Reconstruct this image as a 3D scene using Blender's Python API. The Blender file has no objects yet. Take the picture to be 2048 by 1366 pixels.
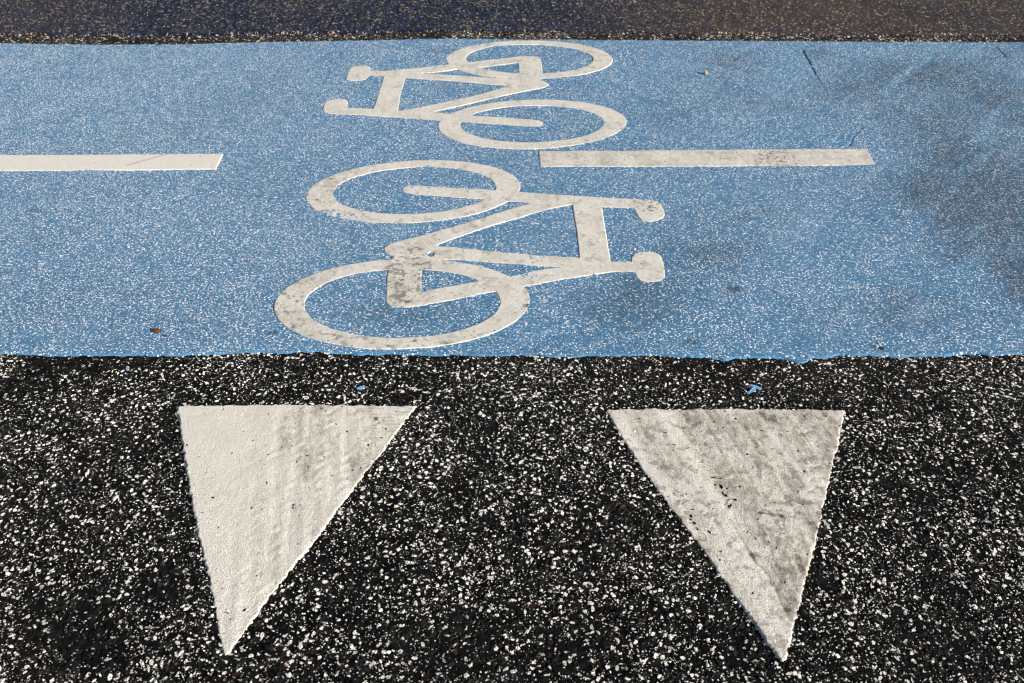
# outlines on the ground plane, metres (x right, y away from the camera)
CAM_H=1.3412; CAM_PITCH=0.65134; FOCAL_PX=1935.0
FWO=(-0.2812, 2.4771, 0.3078, 0.1870, -3.0200)
FWI=(-0.2792, 2.4791, 0.2319, 0.1384, -3.0526)
RWO=(-0.2596, 1.9186, 0.3038, 0.1909, -3.1173)
RWI=(-0.2644, 1.9172, 0.2347, 0.1433, 3.1403)
BIKE_C=(-0.0957,2.1259)
BIKE={
 'FORK':[(-0.3147,2.4768),(-0.3131,2.4931),(-0.3039,2.5032),(-0.2800,2.5060),(-0.1916,2.4931),(-0.1038,2.4840),(-0.0492,2.4768),(0.0312,2.4651),(0.1132,2.4526),(0.1990,2.4410),(0.2842,2.4295),(0.3565,2.4234),(0.3469,2.3716),(0.2505,2.3801),(0.1706,2.3904),(0.0519,2.3999),(0.0051,2.4077),(-0.0763,2.4234),(-0.1885,2.4366),(-0.2756,2.4499),(-0.3021,2.4570),(-0.3106,2.4651)],
 'BAR':[(0.3438,2.4251),(0.3863,2.4216),(0.4107,2.4103),(0.4192,2.3930),(0.4224,2.3505),(0.4215,2.3337),(0.4140,2.3172),(0.3978,2.3033),(0.3764,2.2967),(0.3567,2.3049),(0.3480,2.3213),(0.3431,2.3547),(0.3385,2.3716)],
 'SADDLE':[(0.3072,2.1052),(0.3094,2.1197),(0.3189,2.1358),(0.3393,2.1432),(0.3669,2.1432),(0.3814,2.1329),(0.3864,2.1160),(0.3864,2.0485),(0.3834,2.0243),(0.3739,2.0086),(0.3542,2.0018),(0.3315,2.0005),(0.3192,2.0086),(0.3114,2.0243),(0.3097,2.0450),(0.3063,2.0958)],
 'STEM':[(0.2453,2.0994),(0.2530,2.0980),(0.3090,2.0958),(0.3118,2.0464),(0.2605,2.0498),(0.2419,2.0554)],
 'TOPT':[(0.1690,2.4016),(0.2514,2.3930),(0.2530,2.0980),(0.2534,2.0554),(0.1758,2.1052),(0.1743,2.1139),(0.1737,2.2487)],
 'SEATT':[(-0.2257,2.1715),(-0.1939,2.1715),(-0.1499,2.1663),(-0.0544,2.1469),(0.0634,2.1270),(0.1743,2.1146),(0.2180,2.0980),(0.2151,2.0554),(0.1295,2.0695),(0.0624,2.0751),(-0.0535,2.0929),(-0.1314,2.1016),(-0.2193,2.1095)],
 'STAY':[(0.2530,2.0980),(0.2605,2.0498),(0.2139,2.0380),(0.1368,2.0174),(0.0796,1.9971),(0.0306,1.9817),(-0.0346,1.9625),(-0.0878,1.9442),(-0.1602,1.9185),(-0.2210,1.8994),(-0.2292,1.9592),(-0.2218,1.9592),(-0.1746,1.9771),(-0.1268,1.9924),(-0.0784,2.0086),(-0.0069,2.0243),(0.0007,2.0277),(0.0427,2.0485),(0.0851,2.0624),(0.1295,2.0695),(0.1738,2.1052)],
 'POST':[(-0.3101,2.1417),(-0.3083,2.1233),(-0.3153,2.0695),(-0.3107,1.9871),(-0.3050,1.9217),(-0.2986,1.9058),(-0.2859,1.8950),(-0.2567,1.8925),(-0.2173,1.8994),(-0.2226,1.9606),(-0.2289,2.0554),(-0.2181,2.1081),(-0.2217,2.1715),(-0.2932,2.1715)],
 'DOWNT':[(0.0519,2.3999),(0.1622,2.3921),(0.0891,2.3589),(0.0257,2.3213),(-0.0567,2.2765),(-0.1364,2.2212),(-0.1943,2.1791),(-0.1917,2.1678),(-0.2173,2.1088),(-0.3083,2.1233),(-0.3251,2.1343),(-0.3339,2.1506),(-0.3351,2.1625),(-0.3221,2.1829),(-0.2958,2.1996),(-0.2571,2.2174),(-0.1789,2.2605),(-0.0987,2.3090),(-0.0160,2.3614)],
}
STRIPE1=[(-2.6295,2.6902),(-1.5661,2.7003),(-1.1848,2.7037),(-0.8845,2.7088),(-0.8826,2.6064),(-1.1518,2.6000),(-1.5212,2.5936),(-2.5532,2.5825)]
STRIPE2=[(0.0817,2.7275),(0.2713,2.7292),(0.5803,2.7344),(0.8130,2.7396),(1.0999,2.7430),(1.0920,2.6339),(0.7887,2.6274),(0.4133,2.6225),(0.0838,2.6209)]
TRI1=[(-0.7055,1.5387),(-0.5526,1.5427),(-0.3415,1.5411),(-0.2022,1.5387),(-0.2596,1.3968),(-0.3061,1.2930),(-0.3449,1.1966),(-0.3869,1.1046),(-0.4111,1.0477),(-0.4354,0.9869),(-0.4554,0.9342),(-0.4607,0.9296),(-0.4648,0.9333),(-0.4808,0.9752),(-0.5130,1.0519),(-0.5480,1.1359),(-0.6010,1.2615),(-0.6475,1.3854)]
TRI2=[(0.1961,1.5283),(0.4469,1.5291),(0.6039,1.5275),(0.6994,1.5260),(0.6329,1.3714),(0.5636,1.2063),(0.5310,1.1337),(0.4743,1.0048),(0.4400,0.9268),(0.4330,0.9203),(0.4276,0.9286),(0.4144,0.9617),(0.3854,1.0332),(0.3471,1.1337),(0.3033,1.2332),(0.2831,1.2800),(0.2275,1.4256)]
LANE_TOP=[(-2.7475,3.6722),(-1.9668,3.6508),(-1.7707,3.6402),(-1.5772,3.6349),(-1.4249,3.6375),(-1.1971,3.6455),(-1.0082,3.6588),(-0.8176,3.6695),(-0.6262,3.6802),(-0.4339,3.6910),(-0.2406,3.6992),(0.0000,3.6910),(0.2439,3.6883),(0.5338,3.6829),(0.8229,3.6775),(1.1114,3.6722),(1.3992,3.6668),(1.6863,3.6614),(1.9713,3.6614),(2.6459,3.6561)]
LANE_BOT=[(-1.4905,1.7167),(-1.1520,1.7149),(-0.9264,1.7131),(-0.7023,1.7158),(-0.5682,1.7204),(-0.4330,1.7213),(-0.3650,1.7185),(-0.1394,1.7131),(0.0853,1.7094),(0.3100,1.7103),(0.4331,1.7076),(0.4761,1.6967),(0.5110,1.7040),(0.5554,1.7022),(0.6004,1.7031),(0.6205,1.6931),(0.6403,1.6824),(0.6579,1.6860),(0.6719,1.6976),(0.7122,1.7022),(0.7373,1.7121),(0.7817,1.7103),(0.8426,1.7076),(0.9287,1.7131),(0.9859,1.7158),(1.0544,1.7185),(1.1528,1.7167),(1.5511,1.7204)]
JOINT=[(-2.8185,3.7934),(-2.0150,3.7653),(-1.6176,3.7541),(-1.2250,3.7541),(-1.0311,3.7653),(-0.8348,3.7681),(-0.6390,3.7765),(-0.4426,3.7849),(-0.2454,3.7934),(0.1502,3.7877),(0.5444,3.7765),(1.1334,3.7653),(2.0126,3.7597),(2.7044,3.7597)]
CRACK1=[(1.0985,3.5723),(1.0958,3.4964),(1.0927,3.4181),(1.0897,3.3241),(1.0909,3.2450)]
CRACK2=[(1.8393,3.6296),(1.8438,3.5930),(1.8420,3.5416),(1.8381,3.5089)]
CRACK3=[(1.1409,2.9040),(1.1184,2.8816),(1.0795,2.8231),(1.0451,2.7558)]
SCR1=[(1.0991,2.6509),(1.1652,2.7179)]
SCR2=[(0.9860,2.7558),(1.0232,2.8195),(1.0596,2.8779)]
SCR3=[(-1.0116,2.3771),(-0.9457,2.4431),(-0.8766,2.5087)]
CREASE=[(0.3965,1.2421),(0.4187,1.1636),(0.4295,1.1192),(0.4434,1.1014),(0.4522,1.0615),(0.4592,1.0200),(0.4646,0.9999)]
SCR4=[(-1.1548,2.6313),(-1.0999,2.6741),(-1.0553,2.7043)]
BANDR=[(0.3143,1.4765),(0.4487,0.9772)]
DIRTDIR=[(0.9179,2.2813),(1.7472,3.3333)]
SPOTS=[(0.5432,1.9748),(0.4093,1.7594),(-0.2701,2.9845),(0.4616,1.9253),(-0.2895,3.5518),(0.8051,3.0930),(-0.5544,1.7938)]
PEBBLE=[(0.6935,3.3379)]
LEAF=[(-0.8200,1.7957)]
CRUMB=[(-0.7989,1.7784)]
FLAKE=[(0.8307,1.7351)]
SPLASH=[(0.5205,1.5994),(-0.3258,1.6028),(-0.8487,1.6629)]
RUTS=[(-0.7493,1.0170),(-0.5965,1.0689),(-0.6674,0.9484)]
FILM=[(0.829,3.442,0.110,0.122,0.50),(1.156,3.472,0.092,0.123,0.30),(1.203,3.208,0.226,0.109,0.28),(1.536,3.394,0.182,0.167,0.22),(1.649,3.056,0.101,0.224,0.50),(1.389,2.599,0.112,0.208,0.55),(1.215,2.369,0.118,0.169,0.55),(1.147,2.178,0.092,0.112,0.35),(1.383,2.479,0.237,0.715,0.50),(1.474,3.428,0.348,0.291,0.25),(0.332,2.012,0.237,0.203,0.25),(0.282,1.932,0.158,0.128,0.32),(0.169,1.908,0.060,0.126,0.30),(0.534,2.141,0.143,0.068,0.40),(0.508,2.977,0.074,0.078,0.35),(0.951,1.884,0.107,0.103,0.30),(-0.256,1.884,0.155,0.093,0.40),(-1.322,2.360,0.044,0.028,0.40),(-1.266,2.216,0.040,0.026,0.35),(-1.213,2.841,0.027,0.015,0.50),(-0.677,1.831,0.013,0.012,0.70),(0.662,2.363,0.083,0.070,0.30),(1.255,2.012,0.062,0.135,0.50),(0.310,2.635,0.075,0.065,0.25),(1.361,3.357,0.072,0.094,0.30)]
LS1=[(1.2699,3.1644),(1.4312,3.3800),(1.6139,3.6191)]
LS2=[(1.6343,3.0603),(1.3617,2.6346),(1.1496,2.2839)]
LS3=[(0.9878,2.5863),(1.1829,2.7350),(1.3216,2.8705)]
LS4=[(0.5370,1.8429),(0.6686,2.0125),(0.8167,2.2033)]
BIKE2=(-0.1092,3.2845); BIKE2_TH=3.11665
import bpy, math
import numpy as np
from mathutils import Vector
D = bpy.data
S = bpy.context.scene
R = math.radians
rng = np.random.default_rng(7)

# ------------------------------------------------------------------ numpy noise
_T = np.random.default_rng(11).random((256, 256))
def vnoise(x, y, size, seed=0):
    "smooth value noise 0..1, feature size in metres"
    u = np.asarray(x)/size + seed*17.37; v = np.asarray(y)/size + seed*9.71
    i = np.floor(u).astype(int); j = np.floor(v).astype(int)
    a = u-i; b = v-j; a = a*a*(3-2*a); b = b*b*(3-2*b)
    i0, i1, j0, j1 = i & 255, (i+1) & 255, j & 255, (j+1) & 255
    return (_T[i0, j0]*(1-a)+_T[i1, j0]*a)*(1-b) + (_T[i0, j1]*(1-a)+_T[i1, j1]*a)*b
def fbm(x, y, size, seed=0, n=4):
    s = 0; w = 0.5; t = 0
    for k in range(n):
        s = s + w*vnoise(x, y, size/2**k, seed+k*3); t += w; w *= 0.55
    return s/t
def sstep(a, b, x):
    t = np.clip((x-a)/(b-a), 0, 1); return t*t*(3-2*t)
def seg_dist(x, y, p, q):
    px, py = p; qx, qy = q
    dx, dy = qx-px, qy-py; L = dx*dx+dy*dy + 1e-12
    t = np.clip(((x-px)*dx+(y-py)*dy)/L, 0, 1)
    return np.hypot(x-px-t*dx, y-py-t*dy), t
def path_dist(x, y, pts):
    d = None
    for a, b in zip(pts[:-1], pts[1:]):
        e = seg_dist(x, y, a, b)[0]; d = e if d is None else np.minimum(d, e)
    return d
def poly_sd(x, y, pts):
    d = np.full(np.shape(x), 1e9); inside = np.zeros(np.shape(x), bool)
    n = len(pts)
    for k in range(n):
        a, b = pts[k], pts[(k+1) % n]
        d = np.minimum(d, seg_dist(x, y, a, b)[0])
        c = (a[1] > y) != (b[1] > y)
        with np.errstate(divide='ignore', invalid='ignore'):
            xi = (b[0]-a[0])*(y-a[1])/(b[1]-a[1]) + a[0]
        inside ^= c & (x < xi)
    return np.where(inside, -d, d)
def ellipse_sd(x, y, e):
    cx, cy, ra, rb, an = e
    c, s = math.cos(an), math.sin(an)
    u = c*(x-cx)+s*(y-cy); v = -s*(x-cx)+c*(y-cy)
    k = np.hypot(u/ra, v/rb); g = np.hypot(u/ra**2, v/rb**2) + 1e-9
    return k*(k-1)/g

# ------------------------------------------------------------------ mesh helpers
def raw_mesh(name, V, F, attrs=None, smooth=True):
    me = D.meshes.new(name)
    V = np.asarray(V, np.float32); F = np.asarray(F, np.int32)
    n, m = len(F), F.shape[1]
    me.vertices.add(len(V)); me.vertices.foreach_set('co', V.ravel())
    me.loops.add(n*m); me.loops.foreach_set('vertex_index', F.ravel())
    me.polygons.add(n); me.polygons.foreach_set('loop_start', np.arange(n, dtype=np.int32)*m)
    me.polygons.foreach_set('use_smooth', np.full(n, smooth))
    me.update(calc_edges=True)
    for k, a in (attrs or {}).items():
        at = me.attributes.new(k, 'FLOAT', 'POINT'); at.data.foreach_set('value', np.asarray(a, np.float32).ravel())
    return me
def link(name, me, mat=None, parent=None, loc=(0, 0, 0)):
    o = D.objects.new(name, me); S.collection.objects.link(o)
    if mat: me.materials.append(mat)
    o.parent = parent; o.location = loc
    return o
def tag(o, label, cat, group=None):
    o['label'] = label; o['category'] = cat
    if group: o['group'] = group
    return o
def grid_mesh(name, X, Y, Z, attrs):
    ny, nx = X.shape
    V = np.stack([X, Y, Z], -1).reshape(-1, 3)
    i = np.arange(ny*nx).reshape(ny, nx)
    F = np.stack([i[:-1, :-1], i[:-1, 1:], i[1:, 1:], i[1:, :-1]], -1).reshape(-1, 4)
    return raw_mesh(name, V, F, attrs)
def axis(lo, hi, step, far_lo, far_hi, ratio=1.25):
    a = list(np.arange(lo, hi+step/2, step))
    def grow(start, lim, sg):
        out = []; d = step; v = start
        while (lim-v)*sg > 0:
            d *= ratio; v = v+sg*d; out.append(v)
        return out
    left = grow(lo, far_lo, -1)[::-1] if far_lo < lo else []
    right = grow(hi, far_hi, 1) if far_hi > hi else []
    return np.array(left + a + right)

# ------------------------------------------------------------------ node helper
class NT:
    def __init__(s, name):
        s.m = D.materials.new(name); s.m.use_nodes = True
        s.t = s.m.node_tree; s.t.nodes.clear()
        s.out = s.t.nodes.new('ShaderNodeOutputMaterial')
        s.m.displacement_method = 'BOTH'
        s.pos = s.n('NewGeometry').outputs['Position']
    def n(s, kind, **kw):
        nd = s.t.nodes.new('ShaderNode'+kind)
        for k, v in kw.items(): setattr(nd, k, v)
        return nd
    def put(s, sock, v):
        if isinstance(v, bpy.types.NodeSocket): s.t.links.new(v, sock)
        elif v is not None:
            if hasattr(sock.default_value, '__len__') and not hasattr(v, '__len__'): v = [v]*len(sock.default_value)
            if hasattr(v, '__len__') and len(v) == 3 and len(sock.default_value) == 4: v = (*v, 1)
            sock.default_value = v
    def M(s, op, a, b=None, c=None, clamp=False):
        nd = s.n('Math', operation=op, use_clamp=clamp)
        for k, v in enumerate((a, b, c)):
            if v is not None: s.put(nd.inputs[k], v)
        return nd.outputs[0]
    def add(s, a, b): return s.M('ADD', a, b)
    def mul(s, a, b): return s.M('MULTIPLY', a, b)
    def sub(s, a, b): return s.M('SUBTRACT', a, b)
    def V(s, op, a, b=None, sc=None):
        nd = s.n('VectorMath', operation=op)
        s.put(nd.inputs[0], a)
        if b is not None: s.put(nd.inputs[1], b)
        if sc is not None: s.put(nd.inputs['Scale'], sc)
        return nd.outputs['Value' if op in ('DOT_PRODUCT', 'LENGTH', 'DISTANCE') else 'Vector']
    def step(s, x, a, b, lo=0.0, hi=1.0):
        nd = s.n('MapRange', interpolation_type='SMOOTHSTEP')
        s.put(nd.inputs[0], x); s.put(nd.inputs[1], a); s.put(nd.inputs[2], b); s.put(nd.inputs[3], lo); s.put(nd.inputs[4], hi)
        return nd.outputs[0]
    def noise(s, vec, scale, detail=2, rough=0.5, color=False):
        nd = s.n('TexNoise', noise_dimensions='2D')
        s.put(nd.inputs['Vector'], vec); s.put(nd.inputs['Scale'], scale)
        nd.inputs['Detail'].default_value = detail; nd.inputs['Roughness'].default_value = rough
        return nd.outputs['Color' if color else 'Fac']
    def voro(s, vec, scale, feature='F1', rnd=1.0):
        nd = s.n('TexVoronoi', voronoi_dimensions='2D', feature=feature)
        s.put(nd.inputs['Vector'], vec); s.put(nd.inputs['Scale'], scale); nd.inputs['Randomness'].default_value = rnd
        return nd
    def sep(s, v):
        nd = s.n('SeparateXYZ'); s.put(nd.inputs[0], v); return nd.outputs
    def comb(s, x, y, z=0.0):
        nd = s.n('CombineXYZ'); s.put(nd.inputs[0], x); s.put(nd.inputs[1], y); s.put(nd.inputs[2], z); return nd.outputs[0]
    def mix(s, f, a, b):
        nd = s.n('Mix', data_type='RGBA'); s.put(nd.inputs[0], f); s.put(nd.inputs[6], a); s.put(nd.inputs[7], b); return nd.outputs[2]
    def attr(s, name): return s.n('Attribute', attribute_name=name).outputs['Fac']
    def warp(s, vec, scale, amt, detail=2):
        c = s.noise(vec, scale, detail, color=True)
        return s.V('ADD', vec, s.V('SCALE', s.V('SUBTRACT', c, (0.5, 0.5, 0.5)), sc=amt))
    def finish(s, col, rough, height, spec=0.5):
        b = s.n('BsdfPrincipled')
        s.put(b.inputs['Base Color'], col); s.put(b.inputs['Roughness'], rough); s.put(b.inputs['Specular IOR Level'], spec)
        s.t.links.new(b.outputs[0], s.out.inputs['Surface'])
        if height is not None:
            d = s.n('Displacement'); s.put(d.inputs['Height'], height); d.inputs['Midlevel'].default_value = 0; d.inputs['Scale'].default_value = 1
            s.t.links.new(d.outputs[0], s.out.inputs['Displacement'])
        return s.m

def chips(t, P, size, prob, rmin, rmax, seed):
    "scattered irregular stone chips: returns mask, cell random rgb"
    v = t.voro(t.V('ADD', P, (seed*3.1, seed*1.7, 0)), 1.0/size)
    rgb = t.sep(v.outputs['Color'])
    # every chip is stretched along its own direction
    off = t.V('SUBTRACT', t.V('ADD', P, (seed*3.1, seed*1.7, 0)), v.outputs['Position'])
    ang = t.mul(rgb[0], 6.283)
    ax = t.comb(t.M('COSINE', ang), t.M('SINE', ang)); ay = t.comb(t.mul(t.M('SINE', ang), -1), t.M('COSINE', ang))
    st = t.add(0.50, t.mul(rgb[1], 0.46))
    d = t.M('SQRT', t.add(t.M('POWER', t.mul(t.V('DOT_PRODUCT', off, ax), st), 2), t.M('POWER', t.M('DIVIDE', t.V('DOT_PRODUCT', off, ay), st), 2)))
    r = t.mul(size, t.add(rmin, t.mul(t.M('POWER', t.M('FRACT', t.mul(rgb[1], 7.3)), 1.6), rmax-rmin)))
    on = t.M('LESS_THAN', rgb[2], prob)
    q = t.M('DIVIDE', d, r)
    return t.mul(t.step(q, 1.0, 0.80), on), rgb, q

def asphalt_height(t, stone, k=1.0):
    P = t.warp(t.pos, 0.55/stone, stone*0.5, 2)
    v = t.voro(P, 1/stone)
    e = t.voro(P, 1/stone, 'DISTANCE_TO_EDGE').outputs['Distance']
    rgb = t.sep(v.outputs['Color'])
    off = t.V('SUBTRACT', P, v.outputs['Position'])
    tilt = t.V('DOT_PRODUCT', off, t.V('SUBTRACT', v.outputs['Color'], (0.5, 0.5, 0.0)))
    body = t.step(e, 0.0, 0.20)
    pits = t.step(t.noise(t.pos, 0.33/stone, 2), 0.30, 0.55)      # voids between the chippings
    h = t.mul(body, t.mul(pits, t.add(t.mul(rgb[2], 0.22*stone*k), t.add(0.16*stone*k, t.mul(tilt, 0.75*k)))))
    h = t.add(h, t.mul(t.sub(t.noise(t.pos, 3.2/stone, 3, 0.6), 0.5), 0.14*stone*k))
    return h, P, rgb, body, e

def asphalt(name, stone=0.010, k=1.0, dark=(0.0042, 0.0042, 0.0044), chip_p=0.33, chip_size=0.0088, fine_p=0.25, chip_col=(0.86, 0.82, 0.755), dust_col=(0.16, 0.12, 0.085), rough=0.65, chip_lift=0.0012, spec=0.05):
    t = NT(name)
    h, P, rgb, body, e = asphalt_height(t, stone, k)
    dirt = t.attr('dirt'); oil = t.attr('oil')
    Q = t.warp(t.pos, 190, 0.0045, 3)
    big = t.step(t.noise(t.pos, 4, 4, 0.6), 0.28, 0.72, 0.76, 1.24)
    c1, r1, q1 = chips(t, Q, chip_size, t.mul(t.mul(chip_p, big), t.sub(1, oil)), 0.18, 0.54, 1)
    c2, r2, q2 = chips(t, Q, chip_size*0.40, t.mul(t.mul(fine_p, big), t.sub(1, oil)), 0.18, 0.44, 2)
    # chips lie in clean breaks of the stones, not in the voids
    c1 = t.mul(c1, t.step(t.noise(t.pos, 420, 2), 0.30, 0.42))
    # dark stones: bitumen coat, each stone its own grey
    dk = t.mix(rgb[0], tuple(0.3*c for c in dark), tuple(2.0*c for c in dark))
    dk = t.mix(t.mul(t.step(rgb[2], 0.72, 0.98), 0.8), dk, tuple(3.5*c for c in dark))
    dk = t.mix(t.mul(t.M('GREATER_THAN', rgb[1], 0.985), 0.6), dk, (0.032, 0.014, 0.010))
    dk = t.mix(t.mul(t.M('LESS_THAN', rgb[1], 0.10), 0.7), dk, (0.022, 0.023, 0.017))
    dn = t.mul(dirt, t.step(t.noise(t.pos, 130, 3, 0.7), 0.35, 0.72))
    dk = t.mix(dn, dk, dust_col)
    grain = t.noise(t.pos, 900, 2)
    wc = t.mix(r1[1], tuple(0.72*c for c in chip_col), tuple(1.08*c for c in chip_col))
    wc = t.mix(t.step(grain, 0.45, 0.75), wc, tuple(0.62*c for c in chip_col))
    wc = t.mix(t.M('GREATER_THAN', r1[1], 0.975), wc, (0.50, 0.36, 0.23))
    f2 = t.mix(r2[1], tuple(0.35*c for c in chip_col), chip_col)
    col = t.mix(c2, dk, f2); col = t.mix(c1, col, wc)
    col = t.mix(t.mul(oil, 0.6), col, (0.006, 0.006, 0.006))
    hh = t.add(h, t.add(t.mul(c1, chip_lift), t.mul(c2, chip_lift*0.45)))
    ro = t.mix(c1, rough, 0.75)
    return t.finish(col, ro, hh, spec)

def blue_coat():
    t = NT('blue_anti_slip_coating')
    dirt = t.attr('dirt'); scuff = t.attr('scuff'); crack = t.attr('crack'); dens = t.attr('grit')
    Q = t.warp(t.pos, 260, 0.003, 2)
    m = t.step(t.noise(t.pos, 14, 4, 0.65), 0.28, 0.75, 0.85, 1.15)
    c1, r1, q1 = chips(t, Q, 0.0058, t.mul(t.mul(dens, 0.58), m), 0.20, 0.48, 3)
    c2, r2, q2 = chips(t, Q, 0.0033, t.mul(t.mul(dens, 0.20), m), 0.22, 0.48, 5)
    dkc, r3, q3 = chips(t, Q, 0.0060, t.add(0.12, t.mul(dirt, 0.80)), 0.16, 0.52, 7)
    base = t.mix(t.noise(t.pos, 22, 4, 0.6), (0.043, 0.158, 0.300), (0.084, 0.252, 0.430))
    base = t.mix(t.mul(t.step(t.noise(t.pos, 400, 2), 0.5, 0.8), 0.6), base, (0.026, 0.100, 0.205))
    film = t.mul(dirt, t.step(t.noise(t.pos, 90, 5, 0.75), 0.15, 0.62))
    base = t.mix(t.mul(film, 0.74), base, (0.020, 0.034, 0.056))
    base = t.mix(scuff, base, (0.26, 0.42, 0.60))
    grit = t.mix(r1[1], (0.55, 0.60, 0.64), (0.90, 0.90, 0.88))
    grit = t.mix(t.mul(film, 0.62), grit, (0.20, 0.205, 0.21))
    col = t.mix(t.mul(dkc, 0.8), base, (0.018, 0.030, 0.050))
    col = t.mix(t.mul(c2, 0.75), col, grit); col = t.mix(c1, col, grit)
    col = t.mix(crack, col, (0.012, 0.014, 0.02))
    h = t.mul(t.sub(t.noise(t.pos, 60, 4, 0.6), 0.5), 0.0018)
    h = t.add(h, t.mul(t.sub(t.noise(t.pos, 330, 2, 0.6), 0.5), 0.0011))
    h = t.add(h, t.mul(c1, 0.00055)); h = t.add(h, t.mul(c2, 0.0003)); h = t.sub(h, t.mul(dkc, 0.0007))
    return t.finish(col, 0.6, h, 0.35)

def thermoplastic(name, white=(0.79, 0.755, 0.69), grain_amt=1.0, grain=620):
    t = NT(name)
    dirt = t.attr('dirt'); tread = t.attr('tread')
    st = t.V('MULTIPLY', t.warp(t.pos, 45, 0.008, 2), (1.0, 0.7, 1))
    n0 = t.noise(st, 16, 4, 0.6); n1 = t.noise(st, 75, 6, 0.78); n2 = t.noise(t.pos, 240, 4, 0.75); n3 = t.noise(t.pos, grain, 3, 0.75)
    film = t.mul(dirt, t.step(t.add(t.mul(n1, 0.62), t.mul(n0, 0.38)), 0.36, 0.66))
    col = t.mix(t.mul(t.step(n3, 0.44, 0.66), min(0.9, 0.55*grain_amt)), white, (0.38, 0.34, 0.28))
    col = t.mix(t.mul(t.step(n2, 0.52, 0.72), 0.30), col, (0.42, 0.38, 0.32))
    col = t.mix(t.mul(film, 0.80), col, (0.225, 0.188, 0.138))
    col = t.mix(t.mul(t.mul(dirt, t.step(n2, 0.55, 0.70)), 0.80), col, (0.12, 0.10, 0.08))
    col = t.mix(t.mul(tread, t.step(n2, 0.25, 0.50, 0.55, 0.95)), col, (0.05, 0.044, 0.038))
    pit, rp, qp = chips(t, t.warp(t.pos, 300, 0.002, 1), 0.024, t.add(0.10, t.mul(dirt, 0.6)), 0.035, 0.11, 9)
    col = t.mix(pit, col, (0.012, 0.012, 0.012))
    h = t.mul(t.sub(n3, 0.5), 0.0011*grain_amt)
    h = t.add(h, t.mul(t.sub(n2, 0.5), 0.0010*grain_amt)); h = t.add(h, t.mul(t.sub(t.noise(t.pos, 70, 3, 0.6), 0.5), 0.0012*grain_amt))
    h = t.sub(h, t.mul(pit, 0.0018)); h = t.sub(h, t.mul(tread, 0.0004))
    return t.finish(col, 0.68, h, 0.25)

def stone_mat(name, a, b, rough=0.7, scale=300):
    t = NT(name)
    n = t.noise(t.pos, scale, 3, 0.6)
    return t.finish(t.mix(t.step(n, 0.35, 0.65), a, b), rough, t.mul(t.sub(n, 0.5), 0.0008))

def splash_mat():
    t = NT('dried_blue_paint')
    h, P, rgb, body, e = asphalt_height(t, 0.010, 1.0)
    n = t.noise(t.pos, 400, 2)
    return t.finish(t.mix(n, (0.10, 0.25, 0.48), (0.22, 0.42, 0.66)), 0.5, t.add(h, 0.0006), 0.4)

m_road = asphalt('chipped_asphalt')
m_strip = asphalt('joint_asphalt', stone=0.012, k=0.9, dark=(0.007, 0.008, 0.011), chip_p=0.26, chip_size=0.0115, fine_p=0.25, chip_col=(0.70, 0.62, 0.50))
m_far = asphalt('fine_worn_asphalt', stone=0.0075, k=0.42, dark=(0.0065, 0.0120, 0.028), chip_p=0.20, chip_size=0.0105, fine_p=0.22, chip_col=(0.46, 0.36, 0.25), dust_col=(0.105, 0.070, 0.036), spec=0.04, rough=0.5, chip_lift=0.0004)
m_blue = blue_coat()
m_thermo = thermoplastic('white_thermoplastic')
m_thermo_tri = thermoplastic('gritty_white_thermoplastic', (0.82, 0.79, 0.72), 1.6, 430)

def structure(o): o['kind'] = 'structure'; return o

# ------------------------------------------------------------------ ground and pavements
g = structure(link('ground', raw_mesh('ground', [(-250, -250, -0.03), (250, -250, -0.03), (250, 250, -0.03), (-250, 250, -0.03)], [(0, 1, 2, 3)], {'dirt': [0.2]*4, 'oil': [0]*4}), m_far))

def interp(pts, x):
    p = np.array(sorted(pts)); return np.interp(x, p[:, 0], p[:, 1])
Z_ROAD = -0.0046
# near road
xs = axis(-1.35, 1.35, 0.0019, -40, 40); ys = axis(0.72, 1.74, 0.0019, -40, 1.74)
X, Y = np.meshgrid(xs, ys)
oil = np.zeros_like(X)
for (cx, cy), r in zip(RUTS, (0.085, 0.06, 0.06)):
    d = np.hypot((X-cx)*0.8, Y-cy) + 0.07*(fbm(X, Y, 0.08, 4)-0.5)
    oil = np.maximum(oil, 0.55*sstep(r, r*0.25, d))
oil = np.maximum(oil, 0.45*sstep(0.54, 0.74, fbm(X, Y, 0.12, 21) + 0.10*sstep(-0.3, -0.8, X)*sstep(1.25, 1.0, Y)))
dirt = 0.08*sstep(0.4, 0.8, fbm(X, Y, 0.5, 30))
Zr = Z_ROAD - 0.0035*oil + 0.004*(fbm(X, Y, 0.22, 12, 2)-0.5)
structure(link('road', grid_mesh('road', X, Y, Zr, {'dirt': dirt, 'oil': oil}), m_road))

# blue cycle lane: a coat about 5 mm thick with torn edges
xs = axis(-2.15, 2.15, 0.0027, -40, 40)
t_in = np.linspace(0, 1, 720)
bot = interp(LANE_BOT, xs) + 0.006*(vnoise(xs, xs*0, 0.02, 3)-0.5) + 0.008*(vnoise(xs, xs*0, 0.07, 31)-0.5) + 0.004*(vnoise(xs, xs*0, 0.008, 5)-0.5)
top = interp(LANE_TOP, xs) + 0.006*(vnoise(xs, xs*0, 0.03, 8)-0.5)
rows = [(bot-0.0012, -0.014), (bot-0.0006, -0.005), (bot, -0.0018), (bot+0.0012, -0.0004)]
rows += [(bot+0.004+k*(top-bot-0.008), 0.0) for k in t_in]
rows += [(top-0.0015, -0.0006), (top+0.0005, -0.0022), (top+0.002, -0.006), (top+0.004, -0.014)]
Y = np.stack([r[0] for r in rows]); X = np.broadcast_to(xs, Y.shape).copy(); Z = np.stack([np.full(len(xs), r[1]) for r in rows])
dx, dy = DIRTDIR[1][0]-DIRTDIR[0][0], DIRTDIR[1][1]-DIRTDIR[0][1]; L = math.hypot(dx, dy); dx /= L; dy /= L
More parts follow.
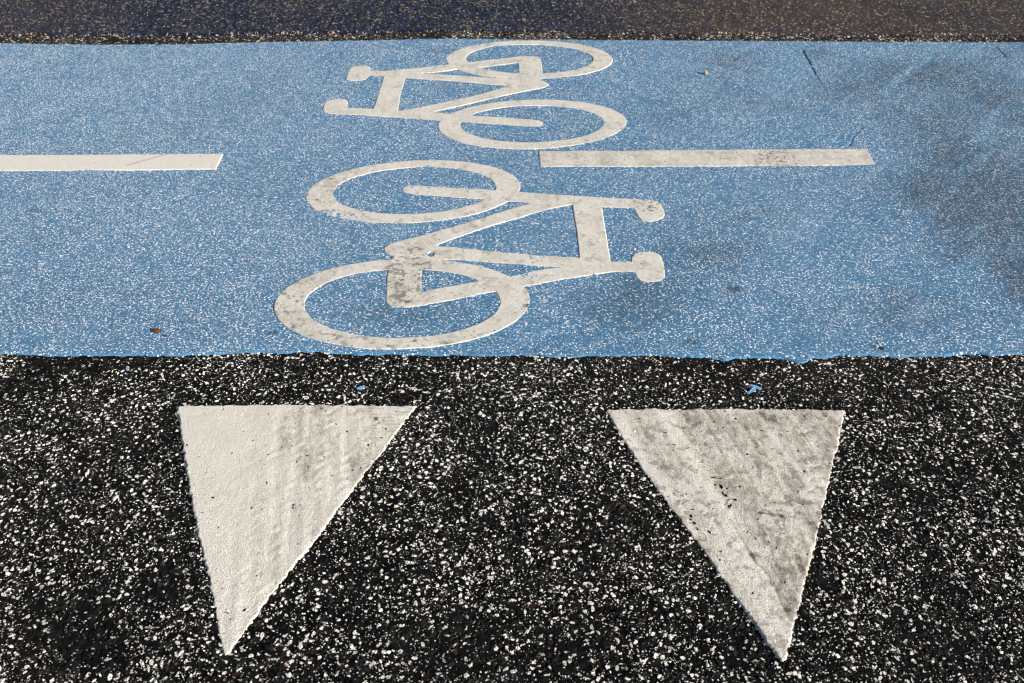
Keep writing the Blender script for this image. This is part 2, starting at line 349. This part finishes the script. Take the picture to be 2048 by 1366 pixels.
U = X*dx+Y*dy; W = -X*dy+Y*dx
stre = fbm(U*0.30, W, 0.16, 40, 5)                 # tyre film drawn out along the turning direction
blot = fbm(X, Y, 0.30, 50, 5)
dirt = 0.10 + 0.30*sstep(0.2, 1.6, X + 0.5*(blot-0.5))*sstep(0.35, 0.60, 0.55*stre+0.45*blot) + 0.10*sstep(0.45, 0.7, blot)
for cx, cy, rx, ry, a in FILM:
    q = np.hypot((X-cx+0.10*(fbm(X, Y, 0.10, 52, 3)-0.5))/rx, (Y-cy+0.14*(fbm(X, Y, 0.10, 53, 3)-0.5))/ry)
    dirt = dirt + a*sstep(1.35, 0.25, q)*(0.30+0.85*sstep(0.34, 0.62, 0.5*fbm(U*0.14, W, 0.045, 56, 4)+0.3*stre+0.2*fbm(X, Y, 0.08, 54, 4)))
light = np.zeros_like(X)
for pts, w in ((LS1, 0.035), (LS2, 0.045), (LS3, 0.03), (LS4, 0.05)):
    light = np.maximum(light, sstep(1.0, 0.1, path_dist(X, Y, pts)/w)*sstep(0.3, 0.65, fbm(U*0.15, W, 0.02, 55, 3)))
dirt = dirt*(1-0.6*light)
spots = np.zeros_like(X)
for k, (cx, cy) in enumerate(SPOTS):
    r = (0.020, 0.014, 0.010, 0.010, 0.022, 0.018, 0.012)[k]
    spots = np.maximum(spots, (0.9, 0.7, .5, .5, .25, .5, .6)[k]*sstep(r, r*0.3, np.hypot((X-cx)*0.75, (Y-cy))+0.5*r*(vnoise(X, Y, 0.008, k)-0.5)))
crack = np.zeros_like(X)
for pts, w in ((CRACK1, 0.0040), (CRACK2, 0.003), (CRACK3, 0.0020)):
    n = 0.004*(vnoise(X, Y, 0.03, 6)-0.5); ww = w*(0.35+1.1*vnoise(X, Y, 0.06, 2))
    crack = np.maximum(crack, 0.8*sstep(1.0, 0.35, path_dist(X+n, Y+n, pts)/ww)*(0.35+0.65*sstep(0.15, 0.5, vnoise(X, Y, 0.022, 77))))
for (a, b) in (((-0.955, 2.405), (-0.895, 2.475)), ((0.975, 2.305), (1.0, 2.31))):
    crack = np.maximum(crack, 0.7*sstep(0.004, 0.001, seg_dist(X, Y, a, b)[0]))
scuff = np.zeros_like(X)
for pts, w in ((SCR1, 0.006), (SCR2, 0.005), (SCR3, 0.0045)):
    scuff = np.maximum(scuff, 0.75*sstep(1.0, 0.2, path_dist(X, Y, pts)/w)*sstep(0.3, 0.6, vnoise(X, Y, 0.02, 9)))
W2 = fbm(U*0.12, W, 0.05, 70, 3)
scuff = np.maximum(scuff, 0.28*sstep(0.66, 0.80, W2)*sstep(0.3, 1.2, X))
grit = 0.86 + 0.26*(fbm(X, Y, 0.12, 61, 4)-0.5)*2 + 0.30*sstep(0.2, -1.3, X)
grit[:4] *= 0.3; grit[-4:] *= 0.3
Z = Z - 0.004*crack + 0.0035*(fbm(X, Y, 0.15, 15, 3)-0.5)
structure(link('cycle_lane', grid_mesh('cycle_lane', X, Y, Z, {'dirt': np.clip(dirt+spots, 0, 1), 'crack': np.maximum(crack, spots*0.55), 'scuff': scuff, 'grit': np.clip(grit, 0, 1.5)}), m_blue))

# strip of coarse asphalt along the far edge of the lane, then the far road
xs = axis(-2.3, 2.3, 0.0032, -40, 40)
j = interp(JOINT, xs)
gap = 0.0015 + 0.006*sstep(-0.05, -0.7, xs)*(0.5+vnoise(xs, xs*0, 0.1, 3))
y0 = interp(LANE_TOP, xs) - 0.012
Y = np.stack([y0+k*(j-y0) for k in np.linspace(0, 1, 44)]); X = np.broadcast_to(xs, Y.shape).copy()
Z = np.full_like(X, -0.0058) + 0.004*(fbm(X, Y, 0.12, 33, 2)-0.5)
Z[-1] -= 0.012; Z[-2] -= 0.003
structure(link('gutter_strip', grid_mesh('gutter_strip', X, Y, Z, {'dirt': 0.25*fbm(X, Y, 0.3, 5), 'oil': 0.5*sstep(0.55, 0.7, fbm(X, Y, 0.09, 6))}), m_strip))
tt = axis(0, 0.75, 0.0036, 0, 80)
jj = j + gap + 0.004*(vnoise(xs, xs*0, 0.03, 14)-0.5)
Y = np.stack([jj+k for k in tt]); X = np.broadcast_to(xs, Y.shape).copy()
Z = np.full_like(X, -0.0035) + 0.004*(fbm(X, Y, 0.3, 35, 2)-0.5); Z[0] -= 0.014; Z[1] -= 0.002
dirt = 0.02 + 0.85*sstep(0.0, 0.9, X+0.7*(fbm(X, Y, 0.35, 44)-0.5))*(0.45+0.8*fbm(X*0.5, Y, 0.12, 45))
dirt = dirt + 0.9*sstep(0.06, 0.0, np.abs((Y-3.90)-0.75*(X-1.06)+0.05*(fbm(X, Y, 0.1, 3)-0.5))/1.25)*sstep(3.8, 3.9, Y)*sstep(0.3, 0.5, X)
dirt = dirt + 0.30*sstep(-1.5, -1.9, X)
structure(link('far_road', grid_mesh('far_road', X, Y, Z, {'dirt': np.clip(dirt, 0, 1), 'oil': np.zeros_like(X)}), m_far))

# ------------------------------------------------------------------ painted markings (thermoplastic sheets about 3 mm thick)
def marking(shapes, step, z0, mat, dirt_f, tread_f, rough_edge, groups, owner=None, name=None, world=lambda x, y: (x, y), relief=None, centre=(0, 0), thick=0.0014, holes=None):
    """shapes: list of (part name, signed distance f(x,y)); one mesh per entry of groups, edges shared"""
    xx = np.arange(groups[0], groups[1], step); yy = np.arange(groups[2], groups[3], step)
    X, Y = np.meshgrid(xx, yy)
    wx, wy = world(X, Y)
    sds = np.stack([f(X, Y) for _, f in shapes])
    names = [n for n, _ in shapes]
    sd = sds.min(0)
    sd = sd + rough_edge*(vnoise(wx, wy, 0.012, 71)-0.5) + rough_edge*(vnoise(wx, wy, 0.005, 72)-0.5)
    if holes is not None: sd = np.maximum(sd, holes(X, Y))
    prof = sstep(0.0018, -0.0020, sd)
    Z = z0 - 0.0035 + (thick+0.0035)*prof
    Z = Z + 0.0012*(fbm(wx, wy, 0.05, 81, 3)-0.5)*prof
    if relief is not None: Z = Z + relief(wx, wy)*prof
    dirt = np.clip(dirt_f(wx, wy), 0, 1); tread = np.clip(tread_f(wx, wy), 0, 1)
    keep = sd < 0.0036
    ck = keep[:-1, :-1] | keep[1:, :-1] | keep[:-1, 1:] | keep[1:, 1:]
    lab = sds.argmin(0)[:-1, :-1]
    i = np.arange(X.size).reshape(X.shape)
    Q = np.stack([i[:-1, :-1], i[:-1, 1:], i[1:, 1:], i[1:, :-1]], -1)
    V = np.stack([X-centre[0], Y-centre[1], Z], -1).reshape(-1, 3)
    done = []; objs = []
    order = []
    for n in names:
        if n not in order: order.append(n)
    for n in order:
        sel = ck & np.isin(lab, [k for k, m in enumerate(names) if m == n])
        F = Q[sel]
        used, inv = np.unique(F.ravel(), return_inverse=True)
        me = raw_mesh(n.split('#')[0], V[used], inv.reshape(-1, 4), {'dirt': dirt.ravel()[used], 'tread': tread.ravel()[used]})
        objs.append(link(n.split('#')[0], me, mat, owner))
    return objs

def ring(o, i): return lambda x, y: np.maximum(ellipse_sd(x, y, o), -ellipse_sd(x, y, i))
def rpoly(key, r=0.003): return lambda x, y: poly_sd(x, y, BIKE[key]) - r*0.2
bike_shapes = [('wheel#front', ring(FWO, FWI)), ('wheel#rear', ring((RWO[0]-0.005, RWO[1]+0.0012, RWO[2]+0.005, RWO[3]-0.0004, RWO[4]), RWI)),
               ('fork', rpoly('FORK')), ('handlebar', rpoly('BAR')), ('saddle', rpoly('SADDLE')),
               ('frame', rpoly('STEM')), ('frame', rpoly('TOPT')), ('frame', rpoly('SEATT')),
               ('frame', rpoly('STAY')), ('frame', rpoly('POST')), ('frame', rpoly('DOWNT'))]
def tread_dots(x, y, seed): return sstep(0.55, 0.68, fbm(x*0.75, y*0.9, 0.0080, seed, 2))
def bike(loc, th, label, dirt_f, tread_f, holes=None):
    e = D.objects.new('bicycle_symbol', None); S.collection.objects.link(e)
    e.location = (loc[0], loc[1], 0); e.rotation_euler = (0, 0, th)
    c, s = math.cos(th), math.sin(th)
    wf = lambda x, y: (loc[0]+c*(x-BIKE_C[0])-s*(y-BIKE_C[1]), loc[1]+s*(x-BIKE_C[0])+c*(y-BIKE_C[1]))
    marking(bike_shapes, 0.0019, 0.0, m_thermo, dirt_f, tread_f, 0.0011, (-0.60, 0.44, 1.71, 2.68), owner=e, world=wf, centre=BIKE_C, holes=holes)
    return tag(e, label, 'road marking', 'bicycle symbols painted on the blue lane')
def d1(x, y):
    d = 0.22 + 0.32*fbm(x, y, 0.12, 90)
    d = d + 0.35*sstep(0.10, 0.03, np.hypot(x+0.265, (y-2.03)*0.5)) + 0.15*sstep(-0.35, -0.5, x)
    return d
def t1(x, y):
    post = sstep(0.075, 0.045, np.hypot((x+0.265), (y-2.04)*0.42))
    a = post*tread_dots(x, y, 91)*0.62
    bar = sstep(0.06, 0.03, np.hypot(x-0.375, y-2.39))*tread_dots(x*1.6, y*1.6, 92)*0.7
    smear = sstep(0.022, 0.008, np.hypot(x-0.045, (y-1.905)*0.7))*sstep(0.45, 0.6, vnoise(x*0.35, y, 0.009, 94))
    left = sstep(0.10, 0.02, np.abs(x+0.545))*sstep(0.62, 0.78, fbm(x*1.4, y*0.9, 0.014, 95, 2))*0.55
    low = sstep(0.60, 0.72, fbm(x*0.8, y*1.2, 0.013, 96, 2))*0.5*sstep(1.82, 1.78, y)
    return a+bar+smear+left+low+0.30*sstep(0.64, 0.76, fbm(x, y, 0.016, 97, 3))
chip_hole = lambda x, y: 0.007 - np.hypot((x+0.2095), (y-2.131)*0.8) + 0.006*(vnoise(x, y, 0.006, 3)-0.5)
bike(BIKE_C, 0.0, 'nearer white bicycle symbol, tyre marks on its frame, handlebar and saddle pointing right', d1, t1, chip_hole)
bike(BIKE2, BIKE2_TH, 'farther white bicycle symbol, upside down, its handlebar and saddle pointing left', lambda x, y: 0.24+0.35*fbm(x, y, 0.12, 99), lambda x, y: 0.22*sstep(0.68, 0.8, fbm(x, y, 0.03, 98, 2)))

def single(name, pts, mat, z0, dirt_f, tread_f, rough_edge, step, label, group, relief=None, rnd=0.002, thick=0.0014):
    p = np.array(pts); c = p.mean(0)
    b = (p[:, 0].min()-0.02, p[:, 0].max()+0.02, p[:, 1].min()-0.02, p[:, 1].max()+0.02)
    o = marking([(name, lambda x, y: poly_sd(x, y, pts))], step, z0, mat, dirt_f, tread_f, rough_edge, b, centre=c, relief=relief, thick=thick)[0]
    o.location = (c[0], c[1], 0)
    return tag(o, label, 'road marking', group)
def scr4(x, y): return 0.35*sstep(0.006, 0.002, path_dist(x, y, SCR4))
single('lane_stripe', STRIPE1, m_thermo, 0.0, lambda x, y: 0.07+0.08*fbm(x, y, 0.2, 3), lambda x, y: scr4(x, y)+0*x, 0.0012, 0.0024,
       'cleaner creamy white centre stripe with a slanted end, left of the bicycle symbols', 'stripes along the middle of the blue lane')
def ts2(x, y): return 0.6*tread_dots(x*1.7, y*1.2, 105)*(sstep(0.09, 0.03, np.abs(x-0.80))) + 0.25*sstep(0.66, 0.8, fbm(x, y, 0.02, 106, 2))
single('lane_stripe', STRIPE2, m_thermo, 0.0, lambda x, y: 0.42+0.3*fbm(x, y, 0.15, 5), ts2, 0.0012, 0.0020,
       'greyer scuffed white centre stripe right of the bicycle wheels, both ends visible', 'stripes along the middle of the blue lane')

def tri1_d(x, y): return 0.10 + 0.42*sstep(-0.50, -0.40, x+0.16*(y-1.3)+0.05*fbm(x, y, 0.1, 2))*sstep(1.0, 1.25, y)*(0.2+1.6*sstep(0.35, 0.65, fbm(x+0.16*(y-1.3), y*0.15, 0.035, 12, 3))) + 0.15*fbm(x, y, 0.1, 6)
def tri1_r(x, y):
    wob = 0.012*(fbm(x*0.3, y, 0.10, 19, 2)-0.5)
    ribs = np.cos((x+0.16*(y-1.3)+wob)*2*math.pi/0.036)*sstep(-0.54, -0.47, x)
    band = sstep(-0.55, -0.42, x)
    lugs = np.sin((y+0.02*fbm(x, y, 0.05, 4))*2*math.pi/0.028 + 2.0*np.sin((x+0.4)*2*math.pi/0.05))
    fine = fbm((x+0.16*(y-1.3)), y*0.12, 0.014, 23, 2)-0.5
    return 0.00055*ribs*(0.3+fbm(x, y*0.4, 0.06, 20)) + 0.0020*band*fine + 0.00055*band*lugs*sstep(0.40, 0.62, fbm(x, y, 0.05, 3)) + 0.0013*(0.35+band)*(fbm(x, y*1.5, 0.020, 7, 3)-0.5)
def tri1_t(x, y):
    s = np.sin(y*2*math.pi/0.010+3*vnoise(x, y, 0.03, 1))
    return 0.35*sstep(0.2, 0.9, s)*sstep(-0.36, -0.28, x)*sstep(1.36, 1.45, y)*sstep(0.45, 0.65, vnoise(x, y, 0.012, 5)) + 0.9*sstep(0.007, 0.003, np.hypot(x+0.282, y-1.497)) + 0.75*sstep(0.008, 0.003, np.hypot((x+0.690)*0.7, y-1.484))
single('give_way_triangle', TRI1, m_thermo_tri, -0.0032, tri1_d, tri1_t, 0.0034, 0.0017,
       'cleaner white give-way triangle on dark asphalt, below the left half of the blue lane', 'give-way triangles on the dark asphalt', tri1_r, thick=0.0016)
ux, uy = BANDR[1][0]-BANDR[0][0], BANDR[1][1]-BANDR[0][1]; ul = math.hypot(ux, uy); ux /= ul; uy /= ul
def tri2_uv(x, y):
    a, b = x-BANDR[0][0], y-BANDR[0][1]; return a*ux+b*uy, -a*uy+b*ux     # along / across the tyre track (+ = to the right)
def tri2_d(x, y):
    u, v = tri2_uv(x, y)
    d = 0.80 + 1.9*(fbm(u*0.07, v, 0.022, 8, 3)-0.5)
    d = d - 0.50*sstep(0.035, 0.008, np.abs(v))*sstep(0.25, 0.6, fbm(u*0.5, v, 0.03, 15)) - 0.30*sstep(0.0, -0.06, v)
    d = d + 0.35*sstep(0.04, 0.0, np.abs(v-0.045)) + 0.30*sstep(1.10, 0.98, y)*sstep(0.0, 0.03, v)
    return d
def tri2_r(x, y):
    u, v = tri2_uv(x, y)
    r = 0.0013*np.exp(-(v/0.018)**2) - 0.0015*np.exp(-((v-0.042)/0.018)**2) + 0.0008*np.exp(-((v-0.085)/0.02)**2)
    cr = path_dist(x, y, CREASE) + 0.006*(vnoise(x, y, 0.015, 3)-0.5)
    r = r - 0.0011*sstep(0.012, 0.001, cr)
    return r + 0.0012*(fbm(u, v, 0.022, 9, 3)-0.5) + 0.0024*(fbm(u*0.07, v, 0.016, 10, 2)-0.5) + 0.0003*np.sin(u*2*math.pi/0.03+6*vnoise(u, v, 0.03, 2))*sstep(-0.02, 0.02, v)*sstep(0.4, 0.6, vnoise(u, v, 0.05, 5))
def tri2_t(x, y):
    uu, vv = tri2_uv(x, y)
    strk = 0.40*sstep(0.50, 0.70, fbm(uu*0.10, vv, 0.013, 114, 3))*sstep(0.35, 0.6, fbm(uu, vv, 0.04, 115, 3))*sstep(-0.02, 0.03, vv)
    pd = path_dist(x, y, CREASE) + 0.008*(fbm(x, y, 0.015, 3)-0.5)
    fade = sstep(1.26, 1.10, y)*sstep(0.95, 1.0, y)
    cr = (0.75*sstep(0.0055, 0.0010, pd) + 0.35*sstep(0.022, 0.003, pd)*sstep(0.4, 0.65, fbm(x, y, 0.012, 17)))*(0.3+0.8*vnoise(x, y, 0.04, 8))*fade
    return cr + strk + 0.42*sstep(0.58, 0.70, fbm(x, y, 0.013, 111, 3)) + 0.6*sstep(0.006, 0.002, path_dist(x, y, [(0.463, 1.235), (0.497, 1.228)]) + 0.006*(vnoise(x, y, 0.008, 2)-0.5))
single('give_way_triangle', TRI2, m_thermo_tri, -0.0032, tri2_d, tri2_t, 0.0034, 0.0017,
       'dirtier white give-way triangle with a dark diagonal crease, below the right half of the lane', 'give-way triangles on the dark asphalt', tri2_r, thick=0.0016)

# ------------------------------------------------------------------ litter and paint spots
def ico_stone(name, loc, size, seed, mat, flat=1.0, rot=0.0, sharp=0.35):
    import bmesh
    bm = bmesh.new(); bmesh.ops.create_icosphere(bm, subdivisions=4, radius=0.5)
    rr = np.random.default_rng(seed); planes = [(Vector(rr.normal(size=3)).normalized(), 0.30+0.17*rr.random()) for _ in range(14)]
    for v in bm.verts:
        for nrm, dd in planes:                         # broken facets
            k = v.co.dot(nrm)-dd
            if k > 0: v.co -= nrm*k*0.92
        v.co *= 1+0.06*math.sin(v.co.x*23+seed)*math.sin(v.co.y*19)
    zmin = min(v.co.z for v in bm.verts)
    for v in bm.verts:
        v.co = Vector((v.co.x*size[0], v.co.y*size[1], (v.co.z-zmin)*size[2]*1.1))
    for f in bm.faces: f.smooth = False
    me = D.meshes.new(name); bm.to_mesh(me); bm.free()
    o = link(name, me, mat, loc=loc); o.rotation_euler = (0, 0, rot)
    return o
m_tan = stone_mat('tan_flint', (0.22, 0.16, 0.11), (0.50, 0.40, 0.31))
m_black = stone_mat('black_lump', (0.010, 0.010, 0.012), (0.028, 0.028, 0.03), 0.5)
m_quartz = stone_mat('white_quartz', (0.60, 0.56, 0.50), (0.80, 0.76, 0.70))
m_husk = stone_mat('red_brown_husk', (0.060, 0.014, 0.008), (0.20, 0.062, 0.028), 0.35, 180)
tag(ico_stone('pebble', (PEBBLE[0][0], PEBBLE[0][1], -0.0005), (0.014, 0.014, 0.017), 3, m_tan), 'small tan pebble on the blue lane right of the farther bicycle symbol, casting a shadow', 'pebble')
tag(ico_stone('stone_chip', (FLAKE[0][0]-0.004, FLAKE[0][1], -0.0005), (0.006, 0.007, 0.009), 5, m_quartz), 'white quartz chip standing by a black lump near the lower right edge of blue lane', 'stone')
tag(ico_stone('black_lump', (FLAKE[0][0]+0.006, FLAKE[0][1]-0.003, -0.0008), (0.013, 0.013, 0.005), 8, m_black), 'black lump for the dark hole beside the white chip near the lower right edge of blue lane', 'crumb')  # black lump put in for the dark hole next to the chip
tag(ico_stone('black_lump', (CRUMB[0][0], CRUMB[0][1], -0.0006), (0.009, 0.006, 0.005), 9, m_black), 'tiny black crumb lying just right of the reddish-brown husk on the blue lane', 'crumb')

# curled seed husk: a thin folded shell with real thickness
def husk(loc):
    n, m = 34, 22; V = []; F = []
    for s in (1, 0):
        for a in range(n):
            for b in range(m):
                u = a/(n-1)*2-1; v = b/(m-1)*2-1
                w = 0.0090*math.sqrt(max(0.02, 1-u*u*0.9))*(1-0.15*u)
                x = 0.0100*u; y = w*math.sin(v*1.35)*0.75; z = 0.0095*(1-0.35*u*u)*math.cos(v*1.30)
                z -= 0.0022*math.exp(-(v*4)**2)*(1-u*u); z += 0.0008*math.sin(u*9+v*5)
                z = max(z, 0.0) - (0.0007 if s == 0 else 0)
                V.append((x, y, z+0.0008))
    off = n*m
    for a in range(n-1):
        for b in range(m-1):
            i = a*m+b; q = (i, i+m, i+m+1, i+1)
            F.append(q); F.append(tuple(off+k for k in q[::-1]))
    for a in range(n-1):
        for b in (0, m-1):
            i = a*m+b; F.append((i, off+i, off+i+m, i+m) if b else (i+m, off+i+m, off+i, i))
    for b in range(m-1):
        for a in (0, n-1):
            i = a*m+b; F.append((i, i+1, off+i+1, off+i) if not a else (i+1, i, off+i, off+i+1))
    o = link('seed_husk', raw_mesh('seed_husk', V, F), m_husk, loc=loc); o.rotation_euler = (0, 0, -0.25)
    return tag(o, 'reddish-brown curled seed husk lying on the blue lane near its lower left edge', 'husk')
husk((LEAF[0][0], LEAF[0][1], -0.0005))

m_splash = splash_mat()
def splash(c, sd_f, r, label):
    xx = np.arange(-r, r, 0.0011); X, Y = np.meshgrid(xx, xx)
    sd = sd_f(X, Y) + 0.008*(fbm(X+c[0], Y+c[1], 0.010, 120, 3)-0.5)
    keep = sd < 0
    ck = keep[:-1, :-1] & keep[1:, :-1] & keep[:-1, 1:] & keep[1:, 1:]
    i = np.arange(X.size).reshape(X.shape)
    F = np.stack([i[:-1, :-1], i[:-1, 1:], i[1:, 1:], i[1:, :-1]], -1)[ck]
    used, inv = np.unique(F.ravel(), return_inverse=True)
    wz = Z_ROAD + 0.004*(fbm(X+c[0], Y+c[1], 0.22, 12, 2)-0.5)
    V = np.stack([X, Y, wz+0.0003], -1).reshape(-1, 3)[used]
    o = link('paint_splash', raw_mesh('paint_splash', V, inv.reshape(-1, 4)), m_splash, loc=(c[0], c[1], 0))
    return tag(o, label, 'paint spot', 'blue paint spots on the dark asphalt')
cap = lambda a, b, r: (lambda x, y: seg_dist(x, y, a, b)[0]-r)
def uni(*fs): return lambda x, y: np.minimum.reduce([f(x, y) for f in fs])
splash(SPLASH[0], uni(cap((-0.002, 0.009), (0.014, -0.002), 0.0048), cap((-0.012, -0.015), (0.0, -0.006), 0.0048), cap((0.0, -0.006), (0.002, 0.004), 0.003)), 0.035, 'largest blue paint spot, forked, on asphalt above the dirtier give-way triangle')
splash(SPLASH[1], uni(cap((-0.004, -0.004), (0.006, 0.002), 0.0045)), 0.025, 'pale blue paint fleck on asphalt above the right corner of the cleaner triangle')
splash(SPLASH[2], uni(cap((-0.003, 0.004), (0.003, -0.004), 0.0040)), 0.025, 'faint blue paint fleck on asphalt left of the cleaner triangle, under the lane edge')

# ------------------------------------------------------------------ light, sky, camera
SUN_EL, SUN_D = R(23), Vector((0.84, -0.54, 0)).normalized()
sd = Vector((SUN_D.x*math.cos(SUN_EL), SUN_D.y*math.cos(SUN_EL), math.sin(SUN_EL)))
sun = D.lights.new('sun', 'SUN'); sun.energy = 5.0; sun.angle = R(0.5); sun.color = (1.0, 0.94, 0.86)
so = D.objects.new('sun', sun); S.collection.objects.link(so); so.rotation_euler = (-sd).to_track_quat('-Z', 'Y').to_euler()
w = D.worlds.new('World'); S.world = w; w.use_nodes = True
nt = w.node_tree; sky = nt.nodes.new('ShaderNodeTexSky'); sky.sky_type = 'NISHITA'; sky.sun_disc = False
sky.sun_elevation = SUN_EL; sky.sun_rotation = math.atan2(SUN_D.x, SUN_D.y)
bg = nt.nodes['Background']; bg.inputs['Strength'].default_value = 0.05
nt.links.new(sky.outputs[0], bg.inputs['Color'])
cam = D.cameras.new('camera'); cam.sensor_width = 36; cam.lens = FOCAL_PX/2048*36
cam.clip_start = 0.01; cam.clip_end = 1000
cam.dof.use_dof = True; cam.dof.focus_distance = 2.15; cam.dof.aperture_fstop = 5.6
co = D.objects.new('camera', cam); S.collection.objects.link(co)
co.location = (0, 0, CAM_H); co.rotation_euler = (math.pi/2-CAM_PITCH, 0, 0)
S.camera = co
S.cycles.filter_width = 1.05
vs = S.view_settings; vs.view_transform = 'Standard'; vs.look = 'None'; vs.gamma = 1; vs.use_curve_mapping = False; vs.exposure = 0.70
